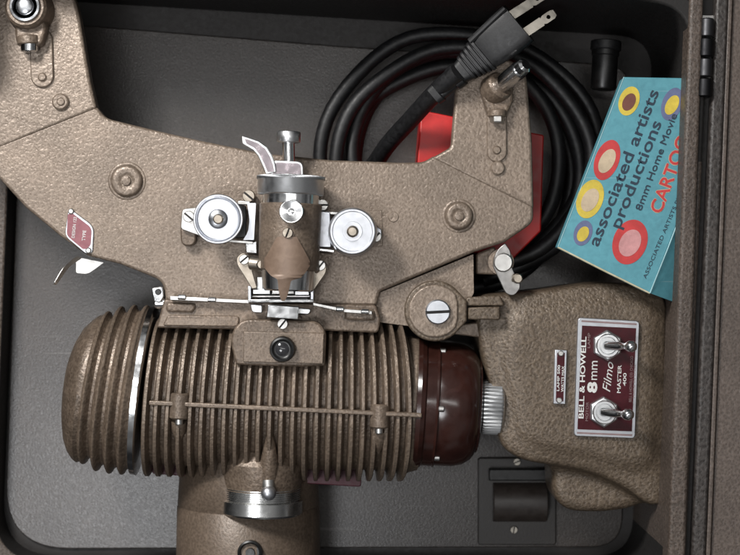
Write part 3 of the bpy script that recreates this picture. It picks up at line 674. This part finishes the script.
bar(257, 277, 264, 291, 4, 20, 'gate_post', CHROMEB); bar(262, 282, 268, 290, 20, 26, 'gate_post', STEEL, b=1.5); bar(292, 283, 297, 291, 20, 26, 'gate_post', STEEL, b=1.5)
bar(296, 276, 305, 285, 4, 20, 'gate_post', SLOTM); bar(258, 286, 308, 300, 0, 6, 'gate_back', BLACK)
# long thin film track along the top of the lamp house
tr = MB().prism([(170, 296), (249, 300), (249, 303.4), (170, 300)], 6, 17).build('film_track', STEEL, pr, bevel=.4)
MB().prism([(313, 302.5), (345, 309), (372, 311), (372, 314.5), (345, 312.4), (313, 305.4)], 6, 16).build('track_arm', STEEL, tr, bevel=.4)
for x, y in ((182, 296.8), (212, 299.5), (340, 309), (365, 311.5)):
    MB().cyl(P(x - 4, y, 17), P(x + 4, y + .4, 17), 3, b=.7).build('roller', CHROME, tr)
MB().prism(rnd([(250, 304, 2), (262, 305, 0), (262, 313, 0), (252, 312.5, 3)]), 10, 21).build('gate_foot', CHROMEB, gt, bevel=.8)
MB().prism(rnd([(299, 308, 0), (311.5, 309, 3), (309, 314.5, 2), (299, 314, 0)]), 10, 21).build('gate_foot', CHROMEB, gt, bevel=.8)
MB().prism(rnd([(268, 304.5, 1), (299, 307, 1), (298, 319.5, 1), (266.5, 317.5, 1)]), 8, 40).build('gate_block', CHROME, gt, bevel=1)

# ---- lamp house: finned barrel lying across the picture
AZ = -38.0; RZ = 66.0
def barrel(rings, name, m, parent, nseg=112, angle=40):
    """rings: (xtop, ytop, xbot, ybot, inset, bulge): circle of revolution through two silhouette points"""
    vs = []; fs = []
    for (xt, yt, xb, yb, ins, bul) in rings:
        T = P(xt, yt, AZ); B = P(xb, yb, AZ); C = (T + B) / 2; R = (T - B) / 2; r = R.length; Rn = R.normalized(); k = (r - ins) / r
        for i in range(nseg):
            th = 2 * PI * i / nseg; sz = math.sin(th)
            vs.append(C + Rn * ((r - ins) * math.cos(th)) + Vector((bul * max(sz, 0) ** 1.0, 0, (RZ * min(1, r / 80) - ins) * sz)))
    for j in range(len(rings) - 1): fs += [(j * nseg + k, j * nseg + (k + 1) % nseg, (j + 1) * nseg + (k + 1) % nseg, (j + 1) * nseg + k) for k in range(nseg)]
    fs += [tuple(reversed(range(nseg))), tuple((len(rings) - 1) * nseg + k for k in range(nseg))]
    return MB().add(vs, fs).build(name, m, parent, angle=angle)
lh = []
NF = 24
def bodyring(u, ins):
    xt = 161 + (409 - 161) * u; xb = 148 + (409 - 148) * u
    bul = 12 * max(0, (u - .55) / .45) ** 1.5 - 0 * u
    xt -= 10 * max(0, (u - .7) / .3); xb -= 7 * max(0, (u - .7) / .3)
    return (xt, 317, xb, 476 + 5 * min(1, u * 1.5), ins, bul)
lh.append(bodyring(-.014, 13))
for i in range(NF):
    u = i / (NF - 1) * .985; du = 1 / (NF - 1); hw = .13 if True else 0
    lh += [bodyring(u - du * .36, 11.5), bodyring(u - du * .29, 10.4), bodyring(u - du * .19, 1.4), bodyring(u - du * .12, .2), bodyring(u + du * .12, .2), bodyring(u + du * .19, 1.4), bodyring(u + du * .29, 10.4), bodyring(u + du * .36, 11.5), bodyring(u + du * .5, 11.7)]
house = barrel(lh, 'lamp_house', PAINTF, pr)
# right end plate
barrel([(407, 338, 404, 474, 0, 6), (411, 336, 407, 472, 0, 7), (419, 338, 416, 470, 0, 3), (420, 340, 417, 468, 1, 3)], 'end_plate', PAINTF, house)
# chrome band and rear dome
barrel([(150, 309, 131, 471, 2, 0), (151, 306.5, 131.5, 474, 0, 0), (156.5, 306.5, 136.5, 475, 0, 0), (157.5, 309, 138, 472, 2, 0)], 'clamp_band', CHROME, pr)
dome = []
fins = [(108.5, 311, 84, 464), (121.5, 306, 97, 471), (134.5, 304.5, 110, 473.5), (147, 305, 122.5, 474.5)]
dome += [(69, 385, 65, 405, 0, 0), (70, 368, 65, 420, 0, 0), (73, 352, 65.5, 434, 0, 0), (79, 338, 67, 445, 0, 0), (86, 327, 70, 453, 0, 0), (94, 319.5, 74, 459, 0, 0), (100, 315.5, 77.5, 462, 0, 0)]
for (a1, b1, a2, b2) in fins:
    dome += [(a1 - 3, b1, a2 - 3, b2, 3.4, 0), (a1 - 1.4, b1, a2 - 1.4, b2, .7, 0), (a1, b1, a2, b2, 0, 0), (a1 + 1.4, b1, a2 + 1.4, b2, .7, 0), (a1 + 3, b1, a2 + 3, b2, 4.2, 0), (a1 + 5.5, b1, a2 + 5.5, b2, 6.6, 0), (a1 + 8, b1, a2 + 8, b2, 6.4, 0)]
rear = barrel(dome, 'rear_cover', PAINTF, pr)
# band catch
ct = MB().prism(rnd([(151, 288, 2), (163, 286, 3), (164, 297, 2), (160, 303, 2), (154, 302, 2)]), -18, 2).build('band_catch', CHROME, pr, bevel=1)
MB().disc(158, 292, 2, 4, 3, b=.6).build('pin', BLACK, ct); MB().cyl(P(155, 303, -6), P(166, 303, -6), 6, b=1).build('catch_roll', CHROME, ct)

# shoulder casting across the top of the lamp house
sh1 = part(MB().prism(rnd([(164, 299, 4), (376, 305, 3), (381, 320, 5), (378, 333, 4), (330, 331, 0), (156, 328, 4)], n=6), -40, 7), 'shoulder', PAINTF, bevel=4, seg=4, angle=30)
MB().prism(rnd([(166, 302, 5), (196, 303, 5), (194, 313, 6), (165, 312, 5)]), 6, 11).build('shoulder_pad', PAINTF, sh1, bevel=2.5, seg=3)
MB().prism(rnd([(345, 307, 4), (374, 309, 4), (376, 321, 5), (344, 320, 5)]), 6, 11).build('shoulder_pad', PAINTF, sh1, bevel=2.5, seg=3)
MB().prism(rnd([(168, 315, 3), (240, 316, 5), (238, 327, 4), (162, 326, 4)]), 6, 9.5).build('shoulder_pad', PAINTF, sh1, bevel=2, seg=3)
bxp = part(MB().prism(rnd([(243, 319, 10), (318, 321, 8), (326, 332, 6), (325, 366, 3), (300, 367, 2), (262, 366, 2), (236, 365, 3), (231, 345, 4), (232, 330, 8)], n=6), -20, 27), 'socket_box', PAINTF, bevel=3.5, seg=4, angle=30)
MB().prism([(243.5, 331.5), (324, 333), (323, 364), (243, 362)], 26, 29.4).build('cover_plate', PAINTF, bxp, bevel=.8)
c = P(282, 349.5, 40)
MB().lathe((c.x, c.y, 28), (0, 0, 1), [(0, 12.8), (8, 12.6), (10.5, 11.6), (11, 10), (9.4, 8.4), (9.2, 7.4)], 44).build('peep_cap', BLACK, bxp, angle=45)
MB().lathe((c.x, c.y, 30), (0, 0, 1), [(0, 7), (8, 6.6), (9.4, 4), (9.6, .1)], 32).build('peep_lens', textured('smoked_glass', [(.02, .02, .022), (.03, .03, .033)], 200, (.08, .12), .02, .1), bxp)
MB().screw(282.5, 324, 26, 32, 5.2, .9).build('screw', STEEL, bxp)
# long rail over the fins
cz = AZ + RZ
rail = MB(); pa = [P(149, 402.8, cz + 1.2), P(422, 415.5, cz + 1.2)]
d = (pa[1] - pa[0]).normalized(); sd = Vector((-d.y, d.x, 0))
vs = []
for p in pa:
    for a_, z in ((-2.3, -14), (2.3, -14), (2.3, 1.0), (-2.3, 1.0)): vs.append(p + sd * a_ + Vector((0, 0, z)))
rail.add(vs, [(0, 1, 2, 3), (7, 6, 5, 4), (0, 4, 5, 1), (1, 5, 6, 2), (2, 6, 7, 3), (3, 7, 4, 0)]).build('rail', PAINTF, house, bevel=1.2, seg=3)
for (x, yt, ym, yb) in ((179, 393, 421, 452), (379, 404, 430, 468)):
    bo = MB(); bo.cyl(P(x + 1, yt, cz - 5), P(x, ym - 2, cz - 5), 9.5, n=32, b=1.5); bo.build('screw_boss', PAINTF, house)
    MB().lathe(P(x, ym, cz - 10), P(x - 1, yb + 16, cz - 30) - P(x, ym, cz - 10), [(0, 8), (10, 7.5), (20, 3.5), (26, 1)], 28).build('screw_boss', PAINTF, house)
    MB().cyl(P(x, ym - 3, cz - 2), P(x, ym + 4, cz - 2), 4.0, b=1).build('screw', STEEL, house)
# condenser boss at the bottom
MB().lathe(P(270, 432, cz - 12), P(268, 492, cz - 36) - P(270, 432, cz - 12), [(0, 2), (14, 6), (34, 9.5), (64, 11.5), (70, 11)], 36).build('condenser_boss', PAINTF, house)
cn = empty('condenser', None); cn.parent = pr
C0 = P(262, 462, -34); 
MB().lathe(C0, P(261, 500, -34) - C0, [(-14, 36), (0, 44), (10, 43), (22, 41), (27, 39.5)], 64).build('condenser_neck', PAINTF, cn)
mb = MB(); prof = [(24, 38)]
for i in range(6): prof += [(25 + i * 2, 40.6), (25.7 + i * 2, 40.6), (26.1 + i * 2, 39), (26.7 + i * 2, 39)]
prof += [(38, 41.5), (38, 42.6), (50, 43), (52, 41.6), (52, 33), (47, 32), (47, .1)]
MB().lathe(C0, P(261, 500, -34) - C0, prof, 96).build('condenser_ring', metal('machined_ring', (.74, .74, .73), .2, .12, .15), cn, angle=30)
MB().sphere(P(268.5, 493, 8), 7.8).build('clamp_knob', WHITEM, cn); MB().cyl(P(268, 480, 4), P(268.5, 494, 6), 6.5).build('knob_stem', STEEL, cn)

# lower column (motor casing), axis down the picture
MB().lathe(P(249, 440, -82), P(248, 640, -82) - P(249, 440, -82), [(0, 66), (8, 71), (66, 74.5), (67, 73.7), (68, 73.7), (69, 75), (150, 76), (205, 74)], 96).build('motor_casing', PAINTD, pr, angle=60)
c = P(250, 553, -5); MB().lathe((c.x, c.y, -14), (0, 0, 1), [(0, 13), (10, 12.6), (11, 11), (10, 9.6), (6, 8.6), (6, 5), (9, 4.4), (9, .1)], 44).build('oil_cap', BLACK, pr, angle=35)
# maroon gasket strip showing behind the fins
MB().prism(rnd([(150, 440, 2), (362, 452, 2), (361, 487, 3), (152, 474, 3)]), -64, -46).build('gasket', ink('maroon_felt', (.07, .010, .02)), pr, bevel=1)

# ---- bakelite end cap
bk = empty('bakelite_cap', None); bk.parent = pr
a = P(414, 402, -38); b_ = P(480, 406, -38)
MB().lathe(a, b_ - a, [(0, 60), (1, 66.5), (5, 67.5), (9, 66), (10.5, 64.2), (20, 64.2), (22, 65.2), (23, 64.5), (24, 61)], 96).build('flange', BAKE, bk, angle=25)
MB().lathe(a, b_ - a, [(16, 61), (20, 63.4), (42, 63), (52, 60.5), (59, 56), (63, 51), (64, 48), (66, 47.5), (67.5, 42), (68, .1)], 96).build('drum', BAKE, bk, angle=50)
for ang in (35, 90, 152, 215, 270, 325):
    dn = (b_ - a).normalized(); s2_ = dn.cross(Vector((0, 0, 1))).normalized(); u2_ = s2_.cross(dn)
    t = math.radians(ang); p = a + dn * 22 + (s2_ * math.cos(t) + u2_ * math.sin(t)) * 62.5
    MB().cyl(p, p + dn * 6, 3.3, b=.8).build('screw', STEEL, bk)
# knurled knob
a = P(481, 406.5, -30); b_ = P(503, 407.5, -30); axn = (b_ - a).normalized(); s1_ = axn.cross(Vector((0, 0, 1))).normalized(); u1_ = s1_.cross(axn); nk = 44; K2 = nk * 2
mb = MB(); vs = []; fs = []; prof = [(0, 23, 0), (1, 27, 0), (3, 27.2, .9), (19, 27.2, .9), (21, 26.4, .2), (22.5, 23, 0)]
for t, r, kn in prof:
    for k in range(K2):
        th = 2 * PI * k / K2; rr = r + (kn if k % 2 else -kn); vs.append(a + axn * t + s1_ * rr * math.cos(th) + u1_ * rr * math.sin(th))
for j in range(len(prof) - 1): fs += [(j * K2 + k, j * K2 + (k + 1) % K2, (j + 1) * K2 + (k + 1) % K2, (j + 1) * K2 + k) for k in range(K2)]
fs += [tuple(range(K2)), tuple((len(prof) - 1) * K2 + k for k in range(K2))]
mb.add(vs, fs).build('knurled_knob', CHROMEB, bk, angle=50)

# ---- pedestal
pd = MB()
edge = [(473, 295, 10), (540, 290, 20), (600, 281, 20), (650, 285, 10), (668, 297, 10), (667, 506, 34), (650, 508, 20), (638, 498, 20), (622, 487, 20), (592, 473, 16), (552, 466, 18), (522, 462, 20), (498, 446, 14), (495, 405, 10), (484, 370, 10), (476, 330, 10)]
pd.prism(rnd(edge, n=6), -130, -14)
pd.prism(rnd([(512, 310, 20), (560, 304, 20), (650, 300, 10), (658, 320, 10), (654, 470, 20), (620, 466, 16), (585, 454, 16), (545, 449, 18), (518, 434, 20), (514, 400, 10), (504, 360, 10)], n=6), -60, -7.5)
pd.prism(rnd([(553, 440, 8), (652, 440, 8), (652, 496, 20), (636, 509, 24), (600, 514, 30), (566, 512, 16), (552, 496, 14)], n=6), -112, -34)
pd.prism(rnd([(566, 440, 8), (660, 440, 8), (655, 500, 14), (572, 500, 14)], n=6), FLOOR + .5, -104)
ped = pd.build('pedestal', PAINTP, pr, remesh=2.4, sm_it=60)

# name plate with switches
PZ = -3.0
pl_o = [(578, 317.5, 4), (639.5, 321, 4), (635, 438.5, 4), (574, 436, 4)]
npt = MB().prism(rnd(pl_o, n=5), -9, PZ).build('name_plate', WHITEM, pr, bevel=.6)
def quad(a, b, c, d): return [a, b, c, d]
MB().prism([(582, 325.5), (636.2, 328.2), (632, 431.5), (577.4, 429.3)], PZ - .3, PZ + .25).build('enamel_field', MAROON, npt)
MB().prism([(581.5, 320.2), (636.6, 323.4), (636.5, 325.2), (581.4, 322)], PZ - .3, PZ + .25).build('stripe', GREYT, npt)
MB().prism([(577, 432), (632.2, 434.4), (632.1, 436), (577, 433.7)], PZ - .3, PZ + .25).build('stripe', GREYT, npt)
TZ = PZ + .45
text('BELL & HOWELL', 583.4, 418.5, TZ, 4.9, 82, 88, WHITE, npt, .02)
text('8', 596.5, 393, TZ, 9, 11, 88, WHITE, npt, .04); text('mm', 597, 380, TZ, 8.6, 19, 88, WHITE, npt, 0)
text('Filmo', 610, 392, TZ, 8, 30, 83, WHITE, npt, .0, .35)
text('MASTER', 620.5, 393, TZ, 3.6, 28, 88, WHITE, npt, .01); text('400', 626, 386, TZ, 3.2, 13, 88, WHITE, npt, .01)
text('MOTOR', 588, 421, TZ, 2.6, 19, 88, GREYT, npt); text('LAMP', 590, 348, TZ, 2.6, 15, 88, GREYT, npt)
text('BELL & HOWELL CO. CHICAGO', 631.5, 402, TZ, 2.6, 46, 88, GREYT, npt)
text('MADE IN U.S.A.', 636 - 1.2, 398, TZ, 2.0, 34, 88, GREYT, npt)
for (x, y, lx, ly) in ((607.5, 345.5, 630.5, 346.5), (604, 412, 627.5, 414.5)):
    t = MB(); c = P(x, y, 2)
    t.lathe((c.x, c.y, PZ), (0, 0, 1), [(0, 15.5), (6, 15.5), (7.5, 14), (7.5, 9)], 6)
    tg = t.build('toggle_switch', CHROMEB, npt, bevel=.7, angle=20)
    MB().lathe((c.x, c.y, PZ), (0, 0, 1), [(6, 12), (9.5, 12), (11, 11), (11, 8.8), (7, 8), (7, .1)], 40).build('bushing', CHROMEB, tg, angle=30)
    a = P(x - 1, y, 6); b_ = P(lx, ly, 26); L = (b_ - a).length
    MB().lathe(a, b_ - a, [(0, 4.2), (6, 4.4), (L * .55, 4.0), (L * .78, 3.2), (L * .86, 4.6), (L * .95, 5.7), (L * 1.08, 5.6), (L * 1.18, 3.9), (L * 1.21, .4)], 32).build('lever', CHROME, tg, angle=60)
# small lamp plate
sp_ = MB().prism([(555, 349.6), (567, 350.2), (565.3, 404.2), (553.4, 403.8)], -9, PZ).build('rating_plate', WHITEM, pr, bevel=.5)
MB().prism([(557.2, 352.5), (564.9, 352.9), (563.4, 401.6), (555.8, 401.2)], PZ - .3, PZ + .25).build('enamel_field', MAROON, sp_)
MB().disc(561, 353.5, PZ, PZ + 2, 2.9, b=.8).build('pin', STEEL, sp_); MB().disc(559.4, 400.5, PZ, PZ + 2, 2.9, b=.8).build('pin', STEEL, sp_)
text('LAMP 500', 559.2, 391, TZ, 2.4, 26, 88, WHITE, sp_, .02); text('WATTS MAX', 563.4, 392, TZ, 2.4, 26, 88, WHITE, sp_, .02)
